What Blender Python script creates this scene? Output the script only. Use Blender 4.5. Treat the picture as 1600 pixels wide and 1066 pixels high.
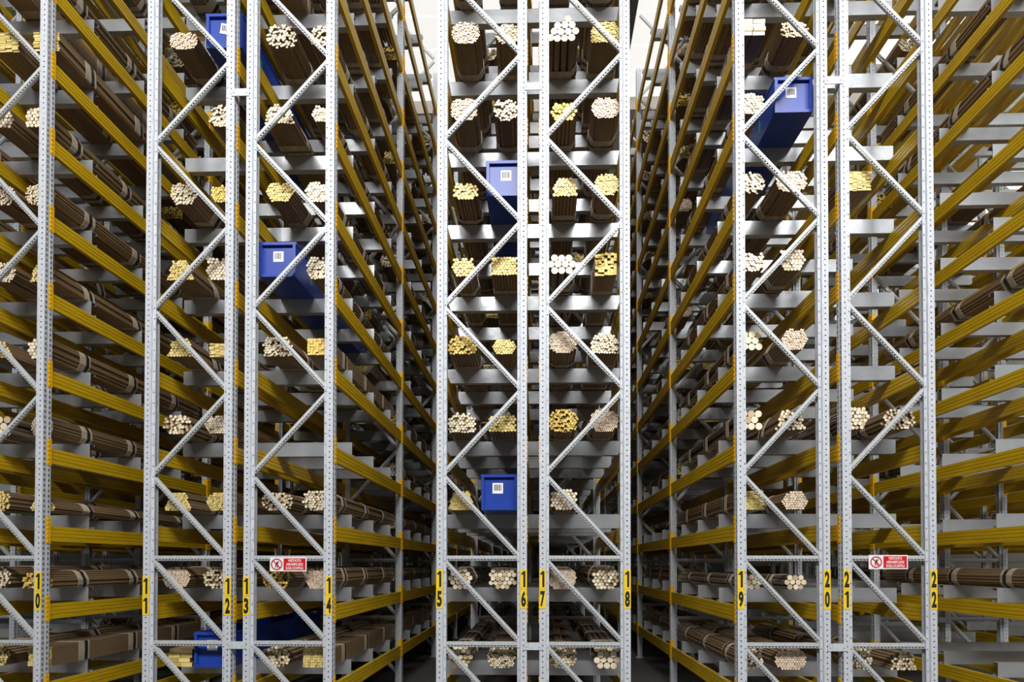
import bpy, math, random
import numpy as np
from mathutils import Matrix, Vector

random.seed(7)
for o in list(bpy.data.objects):
    bpy.data.objects.remove(o)
SC = bpy.context.scene
COL = SC.collection

# ------------------------------------------------------------------ camera
H = 2.24                       # eye height above the floor
FPX, CX, CY = 755.0, 827.5, 874.1
YAW, PITCH, ROLL = 0.0211, 0.0108, 0.0003
_r = Vector((math.cos(YAW), math.sin(YAW), 0)); _g = Vector((-math.sin(YAW), math.cos(YAW), 0))
_z = Vector((0, 0, 1))
_F = _g * math.cos(PITCH) + _z * math.sin(PITCH)
_U = _z * math.cos(PITCH) - _g * math.sin(PITCH)
_R2 = _r * math.cos(ROLL) + _U * math.sin(ROLL)
_U2 = _U * math.cos(ROLL) - _r * math.sin(ROLL)
cam = bpy.data.cameras.new('camera')
cam.sensor_fit = 'HORIZONTAL'; cam.sensor_width = 36.0
cam.lens = FPX / 1600 * 36.0
cam.shift_x = -(CX - 800) / 1600; cam.shift_y = (CY - 533) / 1600
cam.clip_start = 0.05; cam.clip_end = 200
camo = bpy.data.objects.new('camera', cam); COL.objects.link(camo)
m = Matrix.Identity(4)
for i in range(3):
    m[i][0] = _R2[i]; m[i][1] = _U2[i]; m[i][2] = -_F[i]
m[2][3] = H
camo.matrix_world = m
SC.camera = camo

def ray(px, py):
    return (_R2 * ((px - CX) / FPX) - _U2 * ((py - CY) / FPX) + _F)
def at_y(px, py, Y):
    d = ray(px, py); t = Y / d.y
    return d.x * t, d.z * t + H

# ------------------------------------------------------------------ light
SC.view_settings.view_transform = 'Standard'
SC.view_settings.look = 'None'
SC.view_settings.gamma = 1.0
SC.view_settings.use_curve_mapping = False
SC.view_settings.exposure = 0.0
world = bpy.data.worlds.new('hall_ambient'); SC.world = world
world.use_nodes = True
bg = world.node_tree.nodes['Background']
bg.inputs[0].default_value = (0.93, 0.96, 1.0, 1); bg.inputs[1].default_value = 0.02

def area(name, loc, target, sx, sy, watts, col=(1, 1, 1)):
    l = bpy.data.lights.new(name, 'AREA'); l.shape = 'RECTANGLE'; l.size = sx; l.size_y = sy
    l.energy = watts; l.color = col
    o = bpy.data.objects.new(name, l); COL.objects.link(o); o.location = loc
    d = Vector(target) - Vector(loc); o.rotation_euler = d.to_track_quat('-Z', 'Y').to_euler()
    return o
# roof lights of the hall in front of the racks
area('hall_roof_light', (1.0, -6.0, 15.6), (1.0, 6.0, 4.5), 20, 2.5, 4900, (1.0, 0.985, 0.96))
# daylight from the glazed strip high in the right-hand side wall
area('side_wall_daylight', (12.2, 12, 12.0), (2, 12, 6.0), 16, 6, 160, (1.0, 0.99, 0.97))

# ------------------------------------------------------------------ materials
def mat(name, col, rough=0.5, metal=0.0, noise=None, nscale=(20, 20, 20), bump=0.0, spec=0.5):
    M = bpy.data.materials.new(name); M.use_nodes = True
    nt = M.node_tree; b = nt.nodes['Principled BSDF']
    b.inputs['Base Color'].default_value = (*col, 1)
    b.inputs['Roughness'].default_value = rough; b.inputs['Metallic'].default_value = metal
    b.inputs['Specular IOR Level'].default_value = spec
    if noise:
        tc = nt.nodes.new('ShaderNodeTexCoord'); mp = nt.nodes.new('ShaderNodeMapping')
        mp.inputs['Scale'].default_value = nscale
        nz = nt.nodes.new('ShaderNodeTexNoise'); nz.inputs['Scale'].default_value = 1.0
        nz.inputs['Detail'].default_value = 4
        mx = nt.nodes.new('ShaderNodeMix'); mx.data_type = 'RGBA'
        mx.inputs[6].default_value = (*col, 1); mx.inputs[7].default_value = (*noise, 1)
        rp = nt.nodes.new('ShaderNodeMapRange')
        rp.inputs[1].default_value = 0.35; rp.inputs[2].default_value = 0.68
        nt.links.new(tc.outputs['Object'], mp.inputs[0]); nt.links.new(mp.outputs[0], nz.inputs[0])
        nt.links.new(nz.outputs[0], rp.inputs[0]); nt.links.new(rp.outputs[0], mx.inputs[0])
        nt.links.new(mx.outputs[2], b.inputs['Base Color'])
        if bump:
            bp = nt.nodes.new('ShaderNodeBump'); bp.inputs['Strength'].default_value = bump
            bp.inputs['Distance'].default_value = 0.01
            nt.links.new(nz.outputs[0], bp.inputs['Height']); nt.links.new(bp.outputs[0], b.inputs['Normal'])
    return M

GALV = mat('galvanised_steel', (0.64, 0.67, 0.72), 0.55, 0.12, (0.50, 0.53, 0.58), (60, 60, 9), 0, 0.2)
GALVB = mat('galvanised_brace', (0.62, 0.64, 0.66), 0.50, 0.2, (0.46, 0.48, 0.50), (40, 40, 40))
ARM = mat('galvanised_sheet_arm', (0.53, 0.55, 0.58), 0.32, 0.50, (0.38, 0.40, 0.43), (1.6, 8, 2.0), 0.9)
YEL = mat('yellow_beam_paint', (0.62, 0.405, 0.010), 0.36, 0.0, (0.52, 0.33, 0.008), (14, 2.0, 14))
PLATE = mat('yellow_end_plate_paint', (0.88, 0.50, 0.014), 0.42)
NUMY = mat('number_plate_yellow', (0.90, 0.62, 0.02), 0.5)
INK = mat('black_ink', (0.012, 0.012, 0.012), 0.6)
GREEN = mat('green_tag', (0.02, 0.30, 0.16), 0.5)
WHITE = mat('white_card', (0.85, 0.85, 0.85), 0.6)
RED = mat('sign_red', (0.62, 0.01, 0.02), 0.45)
BLUE = mat('blue_bin_paint', (0.016, 0.055, 0.36), 0.36, 0.0, (0.012, 0.042, 0.29), (3, 3, 3))
WRAP = mat('beige_padding', (0.42, 0.35, 0.27), 0.75, 0.0, (0.30, 0.25, 0.19), (9, 9, 9))
STRAP = mat('black_strap', (0.018, 0.017, 0.016), 0.45)
CONC = mat('grey_concrete', (0.11, 0.105, 0.10), 0.6, 0.0, (0.08, 0.077, 0.075), (0.8, 0.8, 0.8))
WALLM = mat('wall_panel_white', (0.55, 0.55, 0.54), 0.7)
WALLD = mat('wall_panel_grey', (0.14, 0.14, 0.14), 0.8)
GIRD = mat('roof_girder_concrete', (0.40, 0.37, 0.33), 0.8)
DARKB = mat('dark_roof_beam', (0.09, 0.085, 0.08), 0.7)
BARS = mat('tarnished_bar_side', (0.30, 0.205, 0.115), 0.42, 0.35, (0.20, 0.137, 0.078), (5, 0.6, 5))
BARB = mat('bright_bar_side', (0.26, 0.20, 0.14), 0.30, 0.6, (0.18, 0.14, 0.10), (5, 0.6, 5))

def end_mat(name, hi, lo):
    M = bpy.data.materials.new(name); M.use_nodes = True
    nt = M.node_tree; b = nt.nodes['Principled BSDF']
    at = nt.nodes.new('ShaderNodeAttribute'); at.attribute_name = 'cut'
    mx = nt.nodes.new('ShaderNodeMix'); mx.data_type = 'RGBA'
    mx.inputs[6].default_value = (*lo, 1); mx.inputs[7].default_value = (*hi, 1)
    nt.links.new(at.outputs['Fac'], mx.inputs[0]); nt.links.new(mx.outputs[2], b.inputs['Base Color'])
    b.inputs['Roughness'].default_value = 0.45; b.inputs['Metallic'].default_value = 0.15
    return M
ENDS = {
    'pale': end_mat('sawn_end_pale', (0.95, 0.83, 0.62), (0.55, 0.42, 0.24)),
    'pink': end_mat('sawn_end_pinkish', (0.92, 0.74, 0.56), (0.58, 0.42, 0.29)),
    'yellow': end_mat('sawn_end_yellow', (0.90, 0.72, 0.28), (0.55, 0.39, 0.10)),
    'gold': end_mat('sawn_end_gold', (0.92, 0.66, 0.17), (0.50, 0.33, 0.06)),
}
SKYL = bpy.data.materials.new('translucent_roof_panel'); SKYL.use_nodes = True
_b = SKYL.node_tree.nodes['Principled BSDF']
_b.inputs['Base Color'].default_value = (0.9, 0.9, 0.9, 1)
_b.inputs['Emission Color'].default_value = (1, 0.99, 0.97, 1); _b.inputs['Emission Strength'].default_value = 0.80
GLOW = bpy.data.materials.new('side_glazing'); GLOW.use_nodes = True
_b = GLOW.node_tree.nodes['Principled BSDF']
_b.inputs['Base Color'].default_value = (0.8, 0.8, 0.8, 1); _b.inputs['Roughness'].default_value = 0.3
_b.inputs['Emission Color'].default_value = (1, 0.99, 0.97, 1); _b.inputs['Emission Strength'].default_value = 0.9

# ------------------------------------------------------------------ mesh helpers
class MB:
    def __init__(self):
        self.v = []; self.f = []; self.mi = []; self.cut = []
    def quad(self, a, b, c, d, mi=0):
        n = len(self.v); self.v += [a, b, c, d]; self.f.append((n, n+1, n+2, n+3)); self.mi.append(mi)
    def box(self, x0, x1, y0, y1, z0, z1, mi=0):
        n = len(self.v)
        self.v += [(x0,y0,z0),(x1,y0,z0),(x1,y1,z0),(x0,y1,z0),(x0,y0,z1),(x1,y0,z1),(x1,y1,z1),(x0,y1,z1)]
        for q in ((0,3,2,1),(4,5,6,7),(0,1,5,4),(1,2,6,5),(2,3,7,6),(3,0,4,7)):
            self.f.append(tuple(n+i for i in q)); self.mi.append(mi)
    def prism_y(self, poly, y0, y1, mi=0, cap=0, cut=None):
        """poly (x,z) extruded along Y, counter-clockwise seen from -Y"""
        n = len(self.v); k = len(poly)
        self.v += [(p[0], y0, p[1]) for p in poly] + [(p[0], y1, p[1]) for p in poly]
        if cut is not None: self.cut += [cut] * (2*k)
        for i in range(k):
            j = (i+1) % k
            self.f.append((n+j, n+i, n+k+i, n+k+j)); self.mi.append(mi)
        self.f.append(tuple(n+i for i in range(k))); self.mi.append(cap)
        self.f.append(tuple(n+k+i for i in reversed(range(k)))); self.mi.append(cap)
    def mesh(self, name, mats, smooth=False):
        me = bpy.data.meshes.new(name)
        me.from_pydata(self.v, [], self.f)
        if not isinstance(mats, (list, tuple)): mats = [mats]
        for M in mats: me.materials.append(M)
        if len(mats) > 1: me.polygons.foreach_set('material_index', self.mi)
        if self.cut:
            a = me.attributes.new('cut', 'FLOAT', 'POINT'); a.data.foreach_set('value', self.cut)
        me.update()
        return me

def link(name, me, parent=None, loc=(0, 0, 0), rot=None):
    o = bpy.data.objects.new(name, me); COL.objects.link(o)
    o.location = loc
    if rot: o.rotation_euler = rot
    if parent: o.parent = parent
    return o
def thing(name, label, cat, loc, group=None):
    o = bpy.data.objects.new(name, None); COL.objects.link(o); o.location = loc
    o.empty_display_size = 0.1
    o['label'] = label; o['category'] = cat
    if group: o['group'] = group
    return o

# ------------------------------------------------------------------ layout constants (metres)
D = 5.8                                        # distance to the first row of frames
X0, PITCHX, HA, WR = -4.8445, 3.598, 1.0906, 2.3318
BAY = 2.933
LP = 0.9745; Z0 = -0.3829 + H                  # end plate tops, level 0
UH = 14.3
UD = 0.10
ARMH = 0.187; BEAMH = 0.19
LEVELS = list(range(-1, 13))
def plate_top(k): return Z0 + k * LP
def beam_top(k): return plate_top(k) - 0.112
def arm_top(k): return beam_top(k) + ARMH
ARMS = (0.63, 1.47, 2.30)
def row_off(i): return (0, HA, WR - HA, WR)[i]

# ------------------------------------------------------------------ the hall
CZ = 17.5
b = MB(); b.box(-22, 15, -14, 40, -0.2, 0.0); fl = link('floor', b.mesh('floor', CONC)); fl['kind'] = 'structure'
b = MB(); b.box(-22, 15, -14, 40, CZ + 0.06, CZ + 0.3); ce = link('ceiling', b.mesh('ceiling', WALLM)); ce['kind'] = 'structure'
pb = MB(); pb.box(-0.0, 2.99, 0.008, 0.862, 0.0, 0.06); pm = pb.mesh('roof_panel', SKYL)
for j in range(9):
    for xx in (-4.6, -1.55, 2.65, 9.2, 12.0):
        link('roof_panel', pm, ce, (xx, 8.0 + j * 0.87, CZ))
b = MB(); b.box(-22, 15, 15.66, 16.1, CZ - 0.42, CZ - 0.002); g_ = link('trim_1', b.mesh('roof_girder', GIRD)); g_['kind'] = 'structure'
b = MB(); b.box(1.75, 2.62, -14, 15.6, CZ - 0.30, CZ - 0.002); g_ = link('trim_2', b.mesh('roof_beam', DARKB)); g_['kind'] = 'structure'
b = MB(); b.box(-22, 15, 40, 40.2, 0, CZ); w = link('wall_back', b.mesh('wall_back', WALLD)); w['kind'] = 'structure'
b = MB(); b.box(-22.2, -22, -14, 40, 0, CZ); w = link('wall_left', b.mesh('wall_left', WALLD)); w['kind'] = 'structure'
b = MB(); b.box(15, 15.2, -14, 40, 0, CZ); w = link('wall_right', b.mesh('wall_right', WALLM)); w['kind'] = 'structure'
wb = MB(); wb.box(-0.03, 0.0, 0.03, 1.97, 0.03, 2.97); wm = wb.mesh('window_pane', GLOW)
fb = MB(); fb.box(-0.05, 0, 0, 0.03, 0, 3.0); fb.box(-0.05, 0, 1.97, 2.0, 0, 3.0); fb.box(-0.05, 0, 0.03, 1.97, 0, 0.03); fb.box(-0.05, 0, 0.03, 1.97, 2.97, 3.0)
fm = fb.mesh('window_frame', GALVB)
n = 0
for zz in (9.0, 12.1):
    for j in range(13):
        n += 1
        wo = link('window_%d' % n, fm, None, (14.99, 6 + j * 2.05, zz)); wo['kind'] = 'structure'
        link('window_pane', wm, wo)

# ------------------------------------------------------------------ rack component meshes
def upright_mesh(sx):
    """outer (slotted) face at x=0, body towards +x*sx; y 0..UD"""
    b = MB(); pz = 0.065
    def Q(p0, p1, p2, p3, flip):
        pts = [p0, p1, p2, p3]
        if flip: pts.reverse()
        b.quad(*pts)
    def P(s, t, z):  return (s * sx, t, z)
    def strip(fn, u0, u1, uc, rw, rh, pitch, zo, fl):
        """perforated strip; fn(u, z) -> point"""
        nseg = int(UH / pitch)
        ph = UH / nseg
        for i in range(nseg):
            a, c = i * ph, (i + 1) * ph; zc = a + ph * zo
            A, B, C, E = fn(u0, a), fn(u1, a), fn(u1, c), fn(u0, c)
            h = [fn(uc - rw, zc - rh), fn(uc + rw, zc - rh), fn(uc + rw, zc + rh), fn(uc - rw, zc + rh)]
            Q(A, B, h[1], h[0], fl); Q(B, C, h[2], h[1], fl); Q(C, E, h[3], h[2], fl); Q(E, A, h[0], h[3], fl)
    f1 = sx < 0
    # front flange + foot
    strip(lambda u, z: P(u, 0.0, z), 0.0, 0.078, 0.040, 0.0075, 0.0085, pz, 0.5, f1)
    Q(P(0.078,0,0), P(0.083,0.022,0), P(0.083,0.022,UH), P(0.078,0,UH), f1)
    strip(lambda u, z: P(u, 0.022, z), 0.083, 0.116, 0.100, 0.006, 0.0075, pz*2, 0.5, f1)
    Q(P(0.116,0.022,0), P(0.116,0.034,0), P(0.116,0.034,UH), P(0.116,0.022,UH), f1)
    # slotted outer face: two columns of slots
    strip(lambda u, z: P(0.0, u, z), 0.0, 0.042, 0.022, 0.010, 0.018, pz, 0.5, not f1)
    Q(P(0,0.042,0), P(0.006,0.045,0), P(0.006,0.045,UH), P(0,0.042,UH), not f1)
    Q(P(0.006,0.045,0), P(0.006,0.055,0), P(0.006,0.055,UH), P(0.006,0.045,UH), not f1)
    Q(P(0.006,0.055,0), P(0,0.058,0), P(0,0.058,UH), P(0.006,0.055,UH), not f1)
    strip(lambda u, z: P(0.0, u, z), 0.058, UD, 0.076, 0.009, 0.018, pz, 0.5, not f1)
    # rear flange
    Q(P(0,UD,0), P(0.078,UD,0), P(0.078,UD,UH), P(0,UD,UH), not f1)
    Q(P(0.078,UD,0), P(0.081,UD-.014,0), P(0.081,UD-.014,UH), P(0.078,UD,UH), not f1)
    Q(P(0.081,UD-.014,0), P(0.116,UD-.014,0), P(0.116,UD-.014,UH), P(0.081,UD-.014,UH), not f1)
    Q(P(0.116,UD-.014,0), P(0.116,UD-.026,0), P(0.116,UD-.026,UH), P(0.116,UD-.014,UH), not f1)
    return b.mesh('upright', GALV)
UPM = (upright_mesh(1), upright_mesh(-1))
def upright_far_mesh(sx):
    b = MB(); s = sorted((0, sx * 0.116))
    xs = sorted((0, sx * 0.078))
    b.box(xs[0], xs[1], 0, UD, 0, UH)
    return b.mesh('upright', GALV)

def channel_mesh(name, L, wide=0.034):
    """brace of length L along +x, centred on z=0, perforated lip below"""
    b = MB()
    top = wide / 2 + 0.012; g0 = -wide / 2 + 0.012
    b.box(0, L, 0.0, 0.004, g0, top)
    b.box(0, L, 0.004, 0.036, top - 0.004, top)
    b.box(0, L, 0.026, 0.030, g0 - 0.022, g0 + 0.004)
    nt = int(L / 0.040)
    for i in range(nt):
        x = (i + 0.2) * L / nt
        b.box(x, x + 0.022, 0.0, 0.006, g0 - 0.020, g0 - 0.008)
    b.box(0, L, 0.006, 0.030, g0 - 0.024, g0 - 0.020)
    return b.mesh(name, GALVB)
IN = 0.098                                   # brace bolts sit this far in from the outer faces
DX = HA - 2 * IN
ZB = [(1.09 + 1.03 * i) + H for i in range(-1, 12)]
BR_L = math.hypot(DX, 0.96)
BRACE = channel_mesh('brace', BR_L)
BAR_L = HA - 2 * 0.105
CROSS = channel_mesh('crossbar', BAR_L, 0.040)

def beam_mesh(sx, plates=False):
    prof = []
    hh = BEAMH; w = 0.05
    # ribbed outer side then ribbed inner side (x outward = 0 .. w inward)
    def side(x, s):
        pts = []
        z = 0.0
        for i in range(3):
            zc = hh * (i + 1) / 4
            pts += [(x, zc - 0.008), (x + s * 0.005, zc - 0.003), (x + s * 0.005, zc + 0.003), (x, zc + 0.008)]
        return pts
    left = [(0, 0)] + side(0, 1) + [(0, hh)]
    right = [(w, hh)] + list(reversed(side(w, -1))) + [(w, 0)]
    prof = list(reversed(left)) + list(reversed(right))       # ccw seen from -Y (x right, z up)
    prof = [(p[0], p[1]) for p in prof]
    b = MB()
    pr = [(p[0] * sx + sx * 0.006, p[1]) for p in prof]
    if sx < 0: pr.reverse()
    b.prism_y(pr, 0.004, BAY - UD - 0.004)
    if plates:
        for e in (0, 1): plate_geo(b, sx, e, 1)
    return b.mesh('beam', [YEL, PLATE])
def plate_geo(b, sx, e, mi=0):
    """L-shaped hooked end plate; z relative to the beam underside, y relative to the beam start"""
    z0, z1 = -0.032, BEAMH + 0.112
    s = lambda a, c: (min(a*sx, c*sx), max(a*sx, c*sx))
    if e == 0:
        x = s(0.0, 0.060); b.box(x[0], x[1], 0.0005, 0.004, z0, z1, mi)
        x = s(-0.005, -0.0005); b.box(x[0], x[1], -0.052, 0.004, z0, z1, mi)
        for i in range(6):
            zz = z0 + 0.02 + i * 0.055
            x = s(-0.010, -0.005); b.box(x[0], x[1], -0.044, -0.020, zz, zz + 0.03, mi)
    else:
        y = BAY - UD
        x = s(0.0, 0.060); b.box(x[0], x[1], y - 0.004, y - 0.0005, z0, z1, mi)
        x = s(-0.005, -0.0005); b.box(x[0], x[1], y - 0.004, y + 0.046, z0, z1, mi)
        for i in range(6):
            zz = z0 + 0.02 + i * 0.055
            x = s(-0.010, -0.005); b.box(x[0], x[1], y + 0.014, y + 0.040, zz, zz + 0.03, mi)
BEAM = (beam_mesh(1), beam_mesh(-1)); BEAMP = (beam_mesh(1, True), beam_mesh(-1, True))
EPL = []
for sx in (1, -1):
    pr = []
    for e in (0, 1):
        b = MB(); plate_geo(b, sx, e); pr.append(b.mesh('end_plate', PLATE))
    EPL.append(pr)

def arm_geo(b, y, z, x0=0.012, x1=None):
    x1 = WR - 0.012 if x1 is None else x1
    t = 0.004; w = 0.075
    b.box(x0, x1, y, y + t, z, z + ARMH)
    b.box(x0, x1, y + t, y + w, z + ARMH - t, z + ARMH)
    b.box(x0, x1, y + t, y + w, z, z + t)
    b.box(x0, x1, y + w - t, y + w, z + t, z + 0.03)
    b.box(x0, x1, y + w - t, y + w, z + ARMH - 0.03, z + ARMH - t)
b = MB(); arm_geo(b, 0, 0); ARMM = b.mesh('shelf_arm', ARM)
b = MB(); b.box(0, 0.24 - 0.078 + 0.06, -0.006, 0.0, -0.045, 0.045)
for xx in (0.03, 0.192): b.box(xx - 0.008, xx + 0.008, -0.011, -0.006, -0.008, 0.008)
SPACER = b.mesh('row_spacer', GALV)
b = MB(); b.box(-0.03, 0.15, -0.03, 0.13, 0.0, 0.012); FOOT = (b.mesh('base_plate', GALV),)
b = MB(); b.box(-0.15, 0.03, -0.03, 0.13, 0.0, 0.012); FOOT += (b.mesh('base_plate', GALV),)

# numbers
TXT = {}
def text_mesh(s, size, key, material, bold=0.0, xs=1.0):
    if (s, key) in TXT: return TXT[(s, key)]
    cu = bpy.data.curves.new('txt', 'FONT'); cu.body = s; cu.size = size; cu.align_x = 'CENTER'; cu.align_y = 'CENTER'
    cu.offset = bold; cu.resolution_u = 3
    o = bpy.data.objects.new('txt', cu); COL.objects.link(o)
    bpy.context.view_layer.update()
    me = bpy.data.meshes.new_from_object(o.evaluated_get(bpy.context.evaluated_depsgraph_get()))
    bpy.data.objects.remove(o)
    co = np.zeros(len(me.vertices) * 3); me.vertices.foreach_get('co', co); co = co.reshape(-1, 3)
    mn, mx = co.min(0), co.max(0); c = (mn + mx) / 2
    out = np.zeros_like(co); out[:, 0] = (co[:, 0] - c[0]) * xs; out[:, 2] = co[:, 1] - c[1]
    if key == 'num':
        out[:, 0] *= (0.040 if s == '1' else 0.058) / (out[:, 0].max() - out[:, 0].min()); out[:, 2] *= 0.192 / (out[:, 2].max() - out[:, 2].min())
    me.vertices.foreach_set('co', out.ravel()); me.materials.clear(); me.materials.append(material); me.update()
    TXT[(s, key)] = me
    return me
b = MB(); b.box(-0.040, 0.040, -0.003, 0, -0.116, 0.116); NPL = b.mesh('number_plate', NUMY)
PLATE_Z = {10: 1.725 + .42, 11: 1.68 + .42, 12: 1.68 + .42, 13: 1.68 + .42, 14: 1.69 + .42}

b = MB()
for px_ in ([(-.004, -.096), (.022, -.096), (.022, .096), (-.004, .096)], [(-.028, .050), (-.004, .056), (-.004, .096), (-.009, .096), (-.014, .078), (-.028, .070)]):
    n_ = len(b.v); b.v += [(p[0], 0, p[1]) for p in px_]; b.f.append(tuple(range(n_, n_ + len(px_)))); b.mi.append(0)
TXT[('1', 'num')] = b.mesh('digit_one', INK)

def make_rack(first_row, label, x, bays, rear=0, first_bay=0, plate_bays=2):
    rk = thing('bar_storage_rack', label, 'storage rack', (x, D, 0), 'bar storage racks')
    ends = first_bay + bays
    for fr in range(first_bay, ends + 1):
        y = fr * BAY
        for i in range(4):
            s = i % 2
            link('upright', UPM[s], rk, (row_off(i), y, 0.0))
            link('base_plate', FOOT[s], rk, (row_off(i), y, 0.0005))
        for hrow in (0, 2):
            xb = row_off(hrow)
            for q in range(len(ZB)):
                za = ZB[q]; lo = q == 0
                if q == 0: continue
                zz0, zz1 = za + 0.035, za + 0.995
                ang = math.atan2(0.96, DX)
                if q % 2 == 1:   # left low -> right high
                    link('brace', BRACE, rk, (xb + IN, y + 0.032, zz0), (0, -ang, 0))
                else:            # right low -> left high : drawn from high left to low right
                    link('brace', BRACE, rk, (xb + IN, y + 0.032, zz1), (0, ang, 0))
            for zt in (1.055 + H, 0.035 + H, -1.005 + H):   # descending diagonals of the lower part
                link('brace', BRACE, rk, (xb + IN, y + 0.032, zt), (0, math.atan2(0.96, DX), 0))
            for zt in (0.075 + H, -0.967 + H):
                link('crossbar', CROSS, rk, (xb + 0.105, y + 0.030, zt))
        for zt in (-0.98 + H, 5.80 + H, 11.4 + H):
            link('row_spacer', SPACER, rk, (HA - 0.036, y - 0.0005, zt))
    for bay in range(first_bay, ends):
        y = bay * BAY
        for k in LEVELS:
            zb = beam_top(k) - BEAMH
            for i in range(4):
                s = i % 2
                if bay < plate_bays:
                    bo = link('beam', BEAM[s], rk, (row_off(i), y + UD, zb))
                    link('end_plate', EPL[s][0], bo); link('end_plate', EPL[s][1], bo)
                else:
                    link('beam', BEAMP[s], rk, (row_off(i), y + UD, zb))
            for a in ARMS:
                link('shelf_arm', ARMM, rk, (0, y + a, beam_top(k) + 0.0005))
    if rear:
        b = MB()
        for fr in range(ends + 1, ends + rear + 1):
            y = fr * BAY
            for i in range(4):
                xs = sorted((row_off(i), row_off(i) + (0.08 if i % 2 == 0 else -0.08)))
                b.box(xs[0], xs[1], y, y + UD, 0, UH, 0)
        for bay in range(ends, ends + rear):
            y = bay * BAY
            for k in LEVELS:
                for i in range(4):
                    xs = sorted((row_off(i), row_off(i) + (0.05 if i % 2 == 0 else -0.05)))
                    b.box(xs[0], xs[1], y + UD, y + BAY, beam_top(k) - BEAMH, beam_top(k), 1)
                for a in ARMS:
                    b.box(0.012, WR - 0.012, y + a, y + a + 0.07, beam_top(k) + .0005, arm_top(k), 2)
        ro = link('rear_bays', b.mesh('rear_bays', [GALV, YEL, ARM]), rk); ro['kind'] = 'stuff'
    # numbers on the front uprights
    if first_bay == 0:
        for i in range(4):
            r = first_row + i
            if not 10 <= r <= 22: continue
            zt = at_y(0, {10: 923.7, 11: 931, 12: 931, 13: 931, 14: 929.7}.get(r, 919.5), D)[1]
            xc = row_off(i) + (0.039 if i % 2 == 0 else -0.039)
            for dz, ch in ((0.1185, str(r)[0]), (-0.1185, str(r)[1])):
                po = link('number_plate', NPL, rk, (xc, -0.0005, zt + dz))
                link('digit', text_mesh(ch, 0.262, 'num', INK, 0.004 if ch == '1' else 0.012, 0.42), po, (0, -0.0036, 0))
    return rk

RX = {j: X0 + (j - 0) * PITCHX for j in range(-3, 5)}    # j=0 -> rows 11..14
make_rack(15, 'galvanised steel bar rack with uprights numbered 15 to 18 in the middle', RX[1], 5, 3)
make_rack(11, 'galvanised steel bar rack with uprights numbered 11 to 14, left of the middle', RX[0], 5, 2)
make_rack(19, 'galvanised steel bar rack with uprights numbered 19 to 22, right of the middle', RX[2], 5, 2)
make_rack(7, 'galvanised steel bar rack at the left edge with upright numbered 10', RX[-1], 4)
make_rack(23, 'galvanised steel bar rack at the right edge beyond upright 22', RX[3], 4)
make_rack(3, 'galvanised steel bar rack seen far left behind the rack of upright 10', RX[-2], 3, 0, 1)
make_rack(27, 'galvanised steel bar rack seen far right behind the rack beyond upright 22', RX[4], 3, 0, 1)

# ------------------------------------------------------------------ bundles of bars
def circle(cx, cz, r, n, ph=0.0):
    return [(cx + r * math.cos(ph - 0 + 2*math.pi*i/n), cz + r * math.sin(ph + 2*math.pi*i/n)) for i in range(n)]
def layout(kind, w, h, d, rnd):
    """bar centres (x, z) filling a w x h section standing on z=0"""
    pts = []
    if kind == 'pyramid':
        for j, row in enumerate(((-1.83, -.9, .1, 1.1), (-1.35, -.4, .62, 1.62), (-.85, .15, 1.15), (.65,))):
            for x in row: pts.append((x * d, d / 2 + j * d * .87))
        return pts
    if kind in ('square', 'flat', 'plank'):
        bw, bh = {'square': (d, d), 'flat': (d * 2.6, d * 0.7), 'plank': (w / 2.2, h / 4)}[kind]
        nx = max(1, int(round(w / bw))); nz = max(1, int(round(h / bh)))
        for j in range(nz):
            off = (rnd.uniform(-.25, .25) * bw) if kind != 'square' else rnd.uniform(-.05, .05) * bw
            for i in range(nx):
                if kind == 'plank' and j == nz - 1 and i == nx - 1 and rnd.random() < .5: continue
                pts.append(((i - (nx - 1) / 2) * w / nx + off, (j + .5) * h / nz, w / nx * .94, h / nz * .93))
        return pts
    sx, sz = d, d * 0.866
    nz = max(1, int((h - d) / sz + 0.45) + 1); h = max(h, d + (nz - 1) * sz)
    for j in range(nz):
        z = d / 2 + j * sz
        if j == nz - 1 and kind == 'round' and rnd.random() < .3: z -= 0
        t = z / h
        if kind == 'round':
            q = abs(2 * t - 1); half = (w / 2) * (max(0.0, 1 - q ** 2.6)) ** (1 / 2.6)
            half = max(half, w * 0.30)
        elif kind == 'trap': half = w / 2 * (1 - 0.42 * t)
        elif kind == 'loaf':
            half = w / 2 * (1 if t < .45 else (max(0, 1 - ((t - .45) / .56) ** 2.3)) ** .5)
            half = max(half, w * 0.22)
        elif kind == 'hexa': half = w / 2 * (1 - 0.34 * abs(2 * t - 1))
        else: half = w / 2
        off = (j % 2) * d / 2
        x = -math.floor((half + off) / d) * d + off
        while x <= half - d * .35:
            if x >= -half + d * .35:
                if not (j == nz - 1 and d < 0.05 and rnd.random() < 0.25):
                    pts.append((x + rnd.uniform(-.04, .04) * d, z + rnd.uniform(-.04, .04) * d))
            x += d
    return pts
def hull(pts):
    pts = sorted(set(pts))
    def half(p):
        o = []
        for q in p:
            while len(o) > 1 and (o[-1][0]-o[-2][0])*(q[1]-o[-2][1]) - (o[-1][1]-o[-2][1])*(q[0]-o[-2][0]) <= 0: o.pop()
            o.append(q)
        return o
    a, c = half(pts), half(list(reversed(pts)))
    return a[:-1] + c[:-1]
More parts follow.
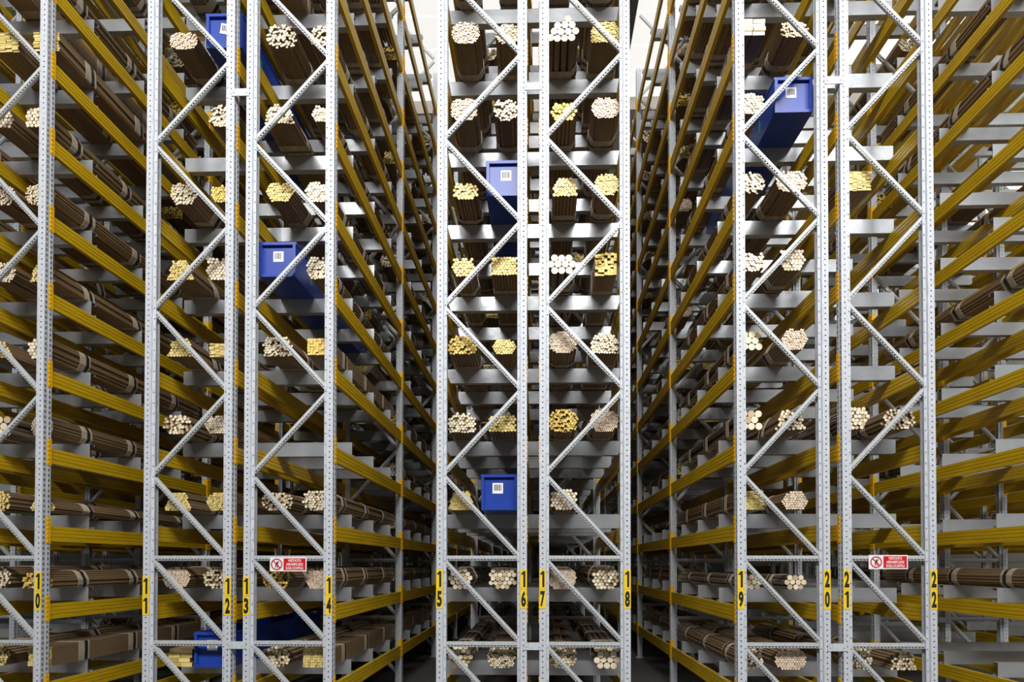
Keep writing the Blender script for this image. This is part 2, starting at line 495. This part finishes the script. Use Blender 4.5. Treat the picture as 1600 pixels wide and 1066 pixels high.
def band_mesh(name, hl, off, ln, material):
    """hollow loop around hull hl, length ln in Y; stays above z=0"""
    cx = sum(p[0] for p in hl) / len(hl); cz = sum(p[1] for p in hl) / len(hl)
    def grow(p, o):
        dx, dz = p[0]-cx, p[1]-cz; l = math.hypot(dx, dz) or 1
        return (p[0] + dx/l*o, max(p[1] + dz/l*o, 0.0012 if o > 0.004 else 0.002))
    b = MB(); k = len(hl)
    for y0, y1, o in ((0, ln, off),):
        A = [grow(p, o) for p in hl]; I = [grow(p, 0.0005) for p in hl]
        for i in range(k):
            j = (i + 1) % k
            b.quad((A[j][0], y0, A[j][1]), (A[i][0], y0, A[i][1]), (A[i][0], y1, A[i][1]), (A[j][0], y1, A[j][1]))
            b.quad((A[i][0], y0, A[i][1]), (A[j][0], y0, A[j][1]), (I[j][0], y0, I[j][1]), (I[i][0], y0, I[i][1]))
            b.quad((A[j][0], y1, A[j][1]), (A[i][0], y1, A[i][1]), (I[i][0], y1, I[i][1]), (I[j][0], y1, I[j][1]))
    return b.mesh(name, material)

BL = 2.66
def bundle_meshes(kind, w, h, d, tint, rnd, rag=0.02, single=False, sides=8, length=BL, bright=0.7):
    """returns (list of bar meshes with offsets, hull)"""
    pts = layout(kind, w, h, d, rnd)
    em = ENDS[tint]; sm = BARB if d > 0.05 else BARS
    hp = []; parts = []; b = MB()
    for p in pts:
        y0 = rnd.random() ** 1.6 * rag * 0.6; y1 = length + rnd.uniform(-rag, rag)
        cut = min(1, max(0, (0.92 if rnd.random() < bright else 0.25) + rnd.uniform(-.2, .12)))
        if len(p) == 4:
            x, z, bw, bh = p
            poly = [(x - bw/2, z - bh/2), (x + bw/2, z - bh/2), (x + bw/2, z + bh/2), (x - bw/2, z + bh/2)]
        else:
            poly = circle(p[0], p[1], d * 0.485, sides, math.pi / sides if sides != 6 else math.pi / 6)
        hp += poly
        if single:
            b = MB()
            if len(p) == 4: q = [(a - p[0], c - p[1]) for a, c in poly]
            else: q = circle(0, 0, d * 0.485, 14)
            b.prism_y(q, 0, length - 0.02, 0, 1, cut)
            parts.append((b, (p[0], y0, p[1])))
        else:
            b.prism_y(poly, y0, y1, 0, 1, cut)
    if not single: parts = [(b, (0, 0, 0))]
    return [(bb.mesh('bar' if single else 'bars', [sm, em]), off) for bb, off in parts], hull(hp)

ORD = ['lowest', 'second', 'third', 'fourth', 'fifth', 'sixth', 'seventh', 'eighth', 'ninth', 'tenth', 'eleventh', 'twelfth', 'thirteenth', 'fourteenth']
KINDW = {'round': 'round', 'trap': 'round', 'loaf': 'round', 'hexa': 'round', 'box': 'round', 'pyramid': 'round', 'square': 'square', 'flat': 'flat', 'plank': 'wide flat'}
TINTW = {'pale': 'pale', 'pink': 'pinkish', 'yellow': 'yellow', 'gold': 'golden'}
def where(row_l, k, side, bay):
    """words that single the slot out"""
    u = row_l if side == 'L' else row_l + 1
    if 10 <= u <= 22: s = 'beside %s upright %d' % ('edge' if u == 10 else 'left' if u < 15 else 'central' if u < 19 else 'right', u)
    elif u == 9: s = 'at the left edge'
    else: s = {7: 'behind left edge', 8: 'inside left rack', 23: 'beyond upright 22', 24: 'inside right rack',
               25: 'deep right rack', 26: 'outermost right'}.get(u, 'in far rack')
    lv = {-1: 'lowest shelf', 0: 'number-plate shelf', 1: 'lower-central-bin shelf', 2: 'above lower-central-bin shelf', 3: 'below left-bin shelf',
          4: 'left-bin shelf', 5: 'upper-central-bin shelf', 6: 'right-bin shelf', 7: 'top-bin shelf', 8: 'above top-bin shelf'}.get(k) or ORD[k + 1] + ' shelf up'
    return '%s, %s%s' % (s, lv, ('', ', behind front bay', ', third bay', ', fourth bay', '')[bay])

NB = [0]
def bundle(row_l, k, side, X, Y, kind, w, h, d, tint, rag=0.02, single=False, bright=0.7, wraps=True, bay=0, proto=None):
    rnd = random.Random(row_l * 1000 + k * 37 + (5 if side == 'L' else 9) + bay * 7777)
    size = 'thick' if d >= 0.052 else ('thin' if d < 0.03 else 'medium')
    if kind in ('square', 'flat', 'plank'): size = ''
    shp = {'round': 'rounded', 'trap': 'sloping-sided', 'loaf': 'heaped', 'hexa': 'six-sided', 'box': 'squared', 'pyramid': 'pyramid-stacked'}.get(kind, 'boxy')
    lab = ' '.join((('ragged ' if rag >= .06 else '') + '%s bundle of %s %s bars ' % (shp, KINDW[kind] if not size else size, TINTW[tint]) + where(row_l, k, side, bay)).split())
    t = thing('bar_bundle', lab, 'bar bundle', (X, Y, arm_top(k) + 0.0035), 'bundles of metal bars on the racks')
    if proto is None:
        ms, hl = bundle_meshes(kind, w, h, d, tint, rnd, rag, single, 8 if d > 0.026 else 6, BL, bright)
        wm = None
    else: ms, hl, wm, stm = proto
    for me, off in ms:
        o = link('bar' if single else 'bars', me, t, off)
        if not single: o['kind'] = 'stuff'
    if wraps:
        if wm is None:
            wm = band_mesh('wrap', hl, 0.0065, 0.15, WRAP); stm = band_mesh('strap', hl, 0.0115, 0.04, STRAP)
        for yy in (0.38, 1.16, 2.02):
            yy += rnd.uniform(-.05, .05)
            wo = link('wrap', wm, t, (0, yy, 0))
            link('strap', stm, wo, (0, 0.075 + rnd.uniform(-.02, .02), 0))
    NB[0] += 1
    return t

PX = 1 / 128.0        # one picture pixel at the first frames, in metres
def B(row_l, k, side, x0, x1, y0, y1, kind, dpx, tint='pale', rag=0.02, bright=0.75):
    zt = arm_top(k)
    if k >= 2:
        d = ray((x0 + x1) / 2, y1); Y = d.y * (zt - H) / d.z
        Y = min(max(Y, D + 0.13), D + 0.26)
    else: Y = D + 0.14
    Xa, z1 = at_y(x0, y1, Y); Xb, _ = at_y(x1, y1, Y); zb = at_y(x0, y0, Y)[1]; za = at_y(x0, y1, Y)[1]
    w = Xb - Xa; h = max(zb - za, 0.12); d = dpx * PX * Y / D
    bundle(row_l, k, side, (Xa + Xb) / 2, Y, kind, w, h, d, tint, rag, dpx >= 7 or kind == 'plank', bright)

def bin_box(row_l, k, side, x0, x1, y0, y1, tilt=0.0):
    zt = arm_top(k)
    if k >= 2:
        d = ray((x0 + x1) / 2, y1); Y = min(max(d.y * (zt - H) / d.z, D + 0.125), D + 0.26)
    else: Y = D + 0.125
    Xa = at_y(x0, y1, Y)[0]; Xb = at_y(x1, y1, Y)[0]; w = Xb - Xa; h = at_y(x0, y0, Y)[1] - at_y(x0, y1, Y)[1]
    w = min(max(w, 0.40), 0.46); h = min(max(h, 0.40), 0.44); L = 2.45
    t = thing('storage_bin', 'blue bin with barcode card beside upright %d, ' % (row_l if side == 'L' else row_l + 1) + {-1: 'on the lowest shelf', 1: 'lower one in the middle rack', 4: 'above a bundle of bars', 5: 'upper one in the middle rack', 6: 'high up in the right rack', 7: 'near the top left'}[k], 'storage bin',
              ((Xa + Xb) / 2, Y, zt + 0.0025), 'blue bins on the racks')
    b = MB(); t_ = 0.012
    b.box(-w/2, w/2, 0.0362, L, 0, t_)
    b.box(-w/2, -w/2 + t_, 0.0362, L, t_, h); b.box(w/2 - t_, w/2, 0.0362, L, t_, h)
    b.box(-w/2 + t_, w/2 - t_, L - t_, L, t_, h)
    link('body', b.mesh('body', BLUE), t)
    b = MB(); b.box(-w/2 + 0.03, w/2 - 0.03, 0.030, 0.0355, 0.03, h - 0.03); link('front_panel', b.mesh('front_panel', BLUE), t)
    b = MB(); r = 0.035
    b.box(-w/2, w/2, 0, 0.036, 0, r); b.box(-w/2, w/2, 0, 0.036, h - r, h)
    b.box(-w/2, -w/2 + r, 0, 0.036, r, h - r); b.box(w/2 - r, w/2, 0, 0.036, r, h - r)
    link('front_frame', b.mesh('front_frame', BLUE), t)
    b = MB(); b.box(-w/2 - 0.008, -w/2, 0.0, L, h - 0.03, h); b.box(w/2, w/2 + 0.008, 0.0, L, h - 0.03, h)
    link('rim', b.mesh('rim', BLUE), t)
    b = MB(); b.box(-w/2 - .002, -w/2, 0.40, 0.44, h*.3, h*.62); b.box(w/2, w/2 + .002, 0.40, 0.44, h*.3, h*.62)
    link('side_tag', b.mesh('side_tag', GREEN), t)
    b = MB(); b.box(-0.065, 0.065, -0.0015, 0, -0.065, 0.065)
    c = link('label_card', b.mesh('label_card', WHITE), t, (0.02 * random.choice((-1, 0, 1)), 0.0295, h * 0.62), (0, tilt, 0))
    b = MB(); x = -0.045; rr = random.Random(k)
    while x < 0.042:
        ww = rr.choice((0.008, 0.012)); b.box(x, x + ww, -0.0022, -0.0016, -0.030, 0.045); x += ww + rr.choice((0.008, 0.010))
    link('barcode', b.mesh('barcode', INK), c)

# ---- rows 9-10 (left edge)
B(9, 7, 'L', -14, 27, 50, 81, 'flat', 4, 'yellow'); B(9, 7, 'R', 52, 92, 50, 80, 'flat', 4, 'yellow')
B(9, 6, 'L', -20, 23, 168, 200, 'hexa', 6, 'pale'); B(9, 6, 'R', 35, 76, 165, 198, 'hexa', 6, 'pale')
B(9, 5, 'L', -23, 23, 290, 320, 'round', 3.2, 'pale', .04); B(9, 5, 'R', 38, 86, 288, 320, 'round', 3.2, 'pale', .04)
B(9, 4, 'L', -23, 23, 410, 441, 'round', 4, 'pale', .05); B(9, 4, 'R', 44, 88, 412, 441, 'trap', 4.5, 'yellow')
B(9, 3, 'L', -25, 20, 535, 560, 'trap', 5, 'yellow'); B(9, 3, 'R', 40, 84, 528, 561, 'round', 6, 'pale')
B(9, 2, 'L', -20, 18, 650, 682, 'loaf', 11.5, 'pale'); B(9, 2, 'R', 46, 85, 653, 681, 'hexa', 3, 'pink')
B(9, 1, 'L', -30, 14, 773, 803, 'round', 4, 'yellow', .05); B(9, 1, 'R', 45, 88, 784, 803, 'trap', 4, 'yellow')
B(9, 0, 'L', -30, 15, 891, 925, 'round', 4, 'pale', .05); B(9, 0, 'R', 33, 79, 895, 924, 'loaf', 4, 'gold', .06, .6)
B(9, -1, 'L', -35, 12, 1012, 1047, 'round', 4.5, 'yellow', .06); B(9, -1, 'R', 43, 80, 1015, 1046, 'square', 4, 'yellow')
# ---- rows 11-12
B(11, 7, 'L', 264, 309, 50, 77, 'round', 2.8, 'pink'); bin_box(11, 7, 'R', 321, 379, 20, 75, 0.17)
B(11, 6, 'R', 325, 370, 164, 198, 'round', 4, 'pale', .05)
B(11, 5, 'L', 264, 308, 285, 319, 'round', 4, 'pale', .04); B(11, 5, 'R', 327, 370, 287, 316, 'hexa', 4, 'gold')
B(11, 4, 'L', 260, 303, 405, 438, 'trap', 4, 'yellow'); B(11, 4, 'R', 319, 362, 405, 438, 'hexa', 5, 'pale')
B(11, 3, 'L', 260, 303, 527, 558, 'trap', 4.8, 'yellow'); B(11, 3, 'R', 327, 366, 537, 558, 'flat', 3, 'yellow')
B(11, 2, 'L', 252, 299, 648, 679, 'round', 5, 'pale', .10, .6); B(11, 2, 'R', 317, 362, 648, 678, 'hexa', 4, 'pale')
B(11, 1, 'L', 255, 300, 772, 801, 'trap', 3.6, 'yellow'); B(11, 1, 'R', 320, 362, 771, 801, 'hexa', 3.6, 'yellow')
B(11, 0, 'L', 253, 297, 889, 923, 'round', 3.2, 'pink', .01); B(11, 0, 'R', 315, 358, 890, 923, 'round', 4.4, 'pale', .14, .4)
B(11, -1, 'L', 259, 297, 1017, 1045, 'plank', 6, 'yellow', .05); bin_box(11, -1, 'R', 303, 360, 991, 1046)
# ---- rows 13-14
B(13, 7, 'L', 414, 463, 37, 71, 'round', 4, 'pale', .08); B(13, 7, 'R', 480, 522, 39, 71, 'round', 4, 'pale', .08)
B(13, 6, 'L', 410, 462, 161, 193, 'trap', 4.4, 'pale', .03); B(13, 6, 'R', 485, 520, 165, 190, 'hexa', 4.2, 'pale')
B(13, 5, 'L', 414, 460, 284, 315, 'hexa', 4.2, 'yellow'); B(13, 5, 'R', 476, 516, 284, 316, 'round', 4.6, 'pale')
bin_box(13, 4, 'L', 404, 462, 377, 431); B(13, 4, 'R', 477, 514, 403, 436, 'round', 4.4, 'pale', .04)
B(13, 3, 'L', 410, 455, 522, 556, 'loaf', 4.2, 'pale', .07); B(13, 3, 'R', 480, 515, 529, 555, 'square', 4.5, 'gold')
B(13, 1, 'L', 408, 456, 770, 800, 'round', 4, 'pale', .10, .6); B(13, 1, 'R', 472, 515, 767, 800, 'round', 4.4, 'pale', .06)
B(13, 0, 'L', 406, 454, 892, 923, 'round', 4.4, 'gold', .10, .55); B(13, 0, 'R', 476, 518, 890, 923, 'hexa', 3, 'pink', .01, .6)
B(13, -1, 'L', 406, 453, 1013, 1045, 'round', 5.2, 'pale', .12, .35); B(13, -1, 'R', 473, 515, 1017, 1045, 'square', 3.8, 'yellow')
# ---- rows 15-16
B(15, 7, 'L', 705, 750, 35, 68, 'round', 2.8, 'pink'); B(15, 7, 'R', 774, 815, 38, 68, 'round', 3.2, 'pale')
B(15, 6, 'L', 703, 747, 153, 188, 'round', 3.0, 'pink'); B(15, 6, 'R', 770, 812, 154, 186, 'round', 4, 'pale', .06)
B(15, 5, 'L', 706, 749, 286, 312, 'round', 5, 'yellow', .04); bin_box(15, 5, 'R', 760, 816, 250, 305)
B(15, 4, 'L', 702, 745, 403, 432, 'hexa', 4.6, 'yellow'); B(15, 4, 'R', 766, 810, 402, 430, 'box', 4.6, 'yellow')
B(15, 3, 'L', 700, 745, 523, 553, 'loaf', 4.6, 'gold', .06, .7); B(15, 3, 'R', 766, 810, 530, 554, 'hexa', 3.8, 'yellow')
B(15, 2, 'L', 698, 745, 645, 676, 'loaf', 4.4, 'pale', .07); B(15, 2, 'R', 762, 808, 645, 675, 'loaf', 4.8, 'yellow', .05)
B(15, 1, 'L', 699, 743, 770, 799, 'trap', 2.6, 'yellow', .01); bin_box(15, 1, 'R', 752, 808, 741, 797)
B(15, 0, 'L', 697, 741, 887, 921, 'round', 7.6, 'pale', .05, .75); B(15, 0, 'R', 762, 808, 887, 921, 'round', 7.2, 'pale', .05, .6)
B(15, -1, 'L', 697, 741, 1010, 1045, 'round', 8, 'pale', .08, .6); B(15, -1, 'R', 760, 808, 1012, 1046, 'round', 3.6, 'pale', .10, .75)
# ---- rows 17-18
B(17, 7, 'L', 857, 905, 24, 64, 'pyramid', 11.2, 'pale', .02, 1.0); B(17, 7, 'R', 922, 969, 32, 66, 'loaf', 2.8, 'yellow')
B(17, 6, 'L', 858, 904, 158, 187, 'round', 6, 'gold', .04); B(17, 6, 'R', 924, 969, 151, 184, 'round', 2.8, 'pink')
B(17, 5, 'L', 860, 906, 276, 307, 'trap', 5.6, 'yellow', .02); B(17, 5, 'R', 929, 968, 271, 305, 'round', 3.2, 'yellow')
B(17, 4, 'L', 857, 899, 398, 428, 'hexa', 11, 'pink', .02, 1.0); B(17, 4, 'R', 930, 964, 395, 430, 'square', 4.6, 'gold', .07)
B(17, 3, 'L', 857, 903, 518, 552, 'round', 3.2, 'pink'); B(17, 3, 'R', 922, 968, 520, 552, 'loaf', 4, 'pale', .05)
B(17, 2, 'L', 856, 904, 640, 675, 'round', 4, 'gold', .09, .7); B(17, 2, 'R', 922, 967, 641, 675, 'round', 3.0, 'pink')
B(17, 1, 'L', 858, 904, 769, 800, 'round', 5.2, 'pale', .03)
B(17, 0, 'L', 855, 901, 887, 922, 'round', 2.4, 'pink', .01, .5); B(17, 0, 'R', 924, 968, 884, 921, 'round', 5.8, 'pale', .10, .5)
B(17, -1, 'L', 855, 902, 1012, 1045, 'round', 4.6, 'pale', .10, .6); B(17, -1, 'R', 926, 971, 1010, 1046, 'box', 10, 'pale', .05, .6)
# ---- rows 19-20
B(19, 7, 'L', 1158, 1198, 29, 55, 'plank', 8, 'pink'); B(19, 7, 'R', 1220, 1264, 30, 57, 'round', 3.6, 'pale', .05)
B(19, 6, 'L', 1155, 1197, 147, 178, 'hexa', 4.6, 'pale'); bin_box(19, 6, 'R', 1210, 1271, 116, 171)
B(19, 5, 'L', 1155, 1198, 269, 300, 'round', 4, 'pale', .06); B(19, 5, 'R', 1212, 1262, 267, 299, 'round', 4, 'pink')
B(19, 4, 'L', 1155, 1196, 393, 424, 'round', 4.6, 'pale', .03); B(19, 4, 'R', 1214, 1262, 388, 423, 'hexa', 5.2, 'pale', .02)
B(19, 3, 'L', 1155, 1195, 513, 547, 'round', 11, 'pale', .02, .9); B(19, 3, 'R', 1220, 1264, 512, 546, 'hexa', 3.4, 'pink')
B(19, 2, 'L', 1155, 1194, 641, 671, 'round', 11, 'pale', .02, .9); B(19, 2, 'R', 1211, 1262, 637, 671, 'trap', 5, 'pale', .08, .7)
B(19, 1, 'L', 1155, 1193, 766, 795, 'flat', 3, 'yellow'); B(19, 1, 'R', 1220, 1265, 767, 795, 'hexa', 4, 'pink')
B(19, 0, 'L', 1153, 1197, 892, 919, 'hexa', 8.2, 'pale', .03, .75); B(19, 0, 'R', 1221, 1266, 893, 919, 'hexa', 8.2, 'pale', .03, .75)
B(19, -1, 'L', 1152, 1195, 1013, 1045, 'round', 4, 'pale', .10, .6); B(19, -1, 'R', 1210, 1261, 1013, 1045, 'round', 4, 'pink', .01)
# ---- rows 21-22
B(21, 5, 'L', 1318, 1361, 268, 298, 'flat', 2.6, 'yellow')
B(21, 2, 'L', 1320, 1361, 634, 669, 'hexa', 6.4, 'pale', .04, .85); B(21, 2, 'R', 1380, 1431, 637, 669, 'round', 4.4, 'pale', .09, .6)
B(21, -1, 'L', 1326, 1367, 1013, 1045, 'round', 4.6, 'pale', .09, .6); B(21, -1, 'R', 1390, 1436, 1017, 1045, 'trap', 4.4, 'pale', .09, .5)

# ---- slots by position: upper levels of the front bay and the bays behind
PROTO = []
for i, (kd, w, h, dd, tn, rg) in enumerate((('round', .36, .26, .030, 'pale', .05), ('round', .35, .25, .024, 'pink', .02), ('trap', .35, .23, .034, 'yellow', .03),
        ('loaf', .37, .26, .034, 'gold', .08), ('hexa', .36, .24, .042, 'pale', .04), ('square', .32, .22, .034, 'yellow', .03), ('round', .36, .27, .056, 'pale', .05))):
    ms, hl = bundle_meshes(kd, w, h, dd, tn, random.Random(i + 50), rg, False, 6, BL, .7)
    PROTO.append((kd, w, h, dd, tn, (ms, hl, band_mesh('wrap', hl, .0065, .15, WRAP), band_mesh('strap', hl, .0115, .04, STRAP))))
def slot_x(row_l, side):
    j, i = divmod(row_l - 11, 4)
    return X0 + j * PITCHX + row_off(i if i == 0 else 2) + (0 if i == 0 else 0) + (0.292 if side == 'L' else 0.806)
prng = random.Random(21)
def P(row_l, k, side, bay):
    kd, w, h, dd, tn, pr = prng.choice(PROTO)
    bundle(row_l, k, side, slot_x(row_l, side), D + bay * BAY + prng.uniform(.13, .19), kd, w, h, dd, tn, bay=bay, proto=pr)
for row in (9, 11, 13, 15, 17, 19, 21):
    for k in (8, 9, 10):
        for side in 'LR':
            if prng.random() < (0.78 if row != 21 else 0.3): P(row, k, side, 0)
for row, k, side in ((23, 0, 'L'), (23, 4, 'L'), (23, 7, 'L'), (23, 8, 'L'), (25, 6, 'L'), (7, 2, 'R'), (7, 6, 'R'), (7, 8, 'R'), (7, 5, 'R')): P(row, k, side, 0)
deep = []
for bay, ks, pr_ in ((1, range(-1, 11), .74), (2, range(-1, 12), .7), (3, range(-1, 12), .6)):
    for row in (7, 9, 11, 13, 15, 17, 19, 21, 23, 25):
        for k in ks:
            for side in 'LR':
                q = pr_ * {7: .8, 9: 1, 11: 1, 13: 1, 15: 1.05, 17: 1.05, 19: 1, 21: .45, 23: .25, 25: .3}[row]
                if prng.random() < q: deep.append((bay, row, k, side))
rest = []
for q in deep:
    if NB[0] < 298 and q[0] == 1 and q[1] in (9, 11, 13, 15, 17, 19, 21, 23, 25): P(q[1], q[2], q[3], q[0])
    else: rest.append(q)
b = MB()
for bay, row, k, side in rest:
    xc = slot_x(row, side); y = D + bay * BAY + .16; z = arm_top(k) + .003
    dd = prng.choice((.05, .06)); 
    for p in layout('round', .35, .25, dd, prng):
        y0 = prng.uniform(0, .05)
        b.prism_y(circle(xc + p[0], z + p[1], dd * .48, 6, math.pi/6), y + y0, y + BL, 0, 1, prng.choice((.3, .7, .95)))
st = link('distant_bar_bundles', b.mesh('distant_bar_bundles', [BARS, ENDS['pale']]))
st['kind'] = 'stuff'; st['label'] = 'brown bar bundles lying in the dark rear bays of all racks'; st['category'] = 'bar bundles'

# ------------------------------------------------------------------ signs
def warning_sign(px0, py0, px1, py1, label):
    Y = D + 0.026
    xa, za = at_y(px0, py1, Y); xb, zb = at_y(px1, py0, Y)
    w, h = xb - xa, zb - za
    s = thing('warning_sign', label, 'sign', ((xa + xb)/2, Y, za), 'red and white no climbing signs')
    b = MB(); b.box(-w/2, w/2, 0, 0.003, 0, h); link('board', b.mesh('board', WHITE), s)
    b = MB(); b.box(-w/2 + w*.375, w/2 - w*.028, -.0014, 0, h*.08, h*.92); link('red_field', b.mesh('red_field', RED), s)
    for i, tx in enumerate(('VIETATO', 'ARRAMPICARSI', 'SUGLI SCAFFALI')):
        me = text_mesh(tx, h * .27, 'sign', WHITE, 0.0008, .66 if i else .86)
        link('lettering', me, s, (w * .174, -.002, h * (.765 - .265 * i)))
    # ring with slash
    b = MB(); cx, cz, ro, ri = -w/2 + w*.188, h*.5, h*.41, h*.33; n = 36
    for i in range(n):
        a, c = 2*math.pi*i/n, 2*math.pi*(i+1)/n
        b.quad((cx+ri*math.cos(a), -.0022, cz+ri*math.sin(a)), (cx+ro*math.cos(a), -.0022, cz+ro*math.sin(a)),
               (cx+ro*math.cos(c), -.0022, cz+ro*math.sin(c)), (cx+ri*math.cos(c), -.0022, cz+ri*math.sin(c)))
    q = h*.035*1.1; r = ri * 1.02
    d1 = (-.707, .707); nrm = (.707, .707)
    b.quad(*[(cx + sgn*d1[0]*r + o*nrm[0]*q, -.0024, cz + sgn*d1[1]*r + o*nrm[1]*q) for sgn, o in ((1, -1), (-1, -1), (-1, 1), (1, 1))])
    link('prohibition_ring', b.mesh('prohibition_ring', RED), s)
    # climbing figure
    b = MB()
    def limb(x0, z0, x1, z1, t):
        dx, dz = x1-x0, z1-z0; l = math.hypot(dx, dz); nx, nz = -dz/l*t/2, dx/l*t/2
        b.quad(*[(cx + h*x, -.0018, cz + h*z) for x, z in ((x0-nx, z0-nz), (x1-nx, z1-nz), (x1+nx, z1+nz), (x0+nx, z0+nz))])
    for i in range(10):
        a, c = 2*math.pi*i/10, 2*math.pi*(i+1)/10
        b.quad((cx+h*.05, -.0018, cz+h*.16), (cx+h*(.05+.05*math.cos(a)), -.0018, cz+h*(.16+.05*math.sin(a))),
               (cx+h*(.05+.05*math.cos(c)), -.0018, cz+h*(.16+.05*math.sin(c))), (cx+h*.05, -.0018, cz+h*.16))
    limb(.02, .11, -.05, -.06, .11); limb(.02, .09, .13, .12, .045); limb(.13, .12, .17, .22, .04); limb(.0, .05, .12, .0, .045)
    limb(-.05, -.05, .06, -.09, .06); limb(.06, -.09, .05, -.22, .05); limb(-.06, -.05, -.09, -.2, .055); limb(-.09, -.2, -.02, -.22, .04)
    limb(.05, -.22, .13, -.22, .04)
    link('climbing_figure', b.mesh('climbing_figure', INK), s)
warning_sign(421.6, 871, 479, 893, 'red and white no climbing sign on the crossbar between uprights 13 and 14')
warning_sign(1357.5, 867.5, 1418.5, 889.5, 'red and white no climbing sign on the crossbar between uprights 21 and 22')
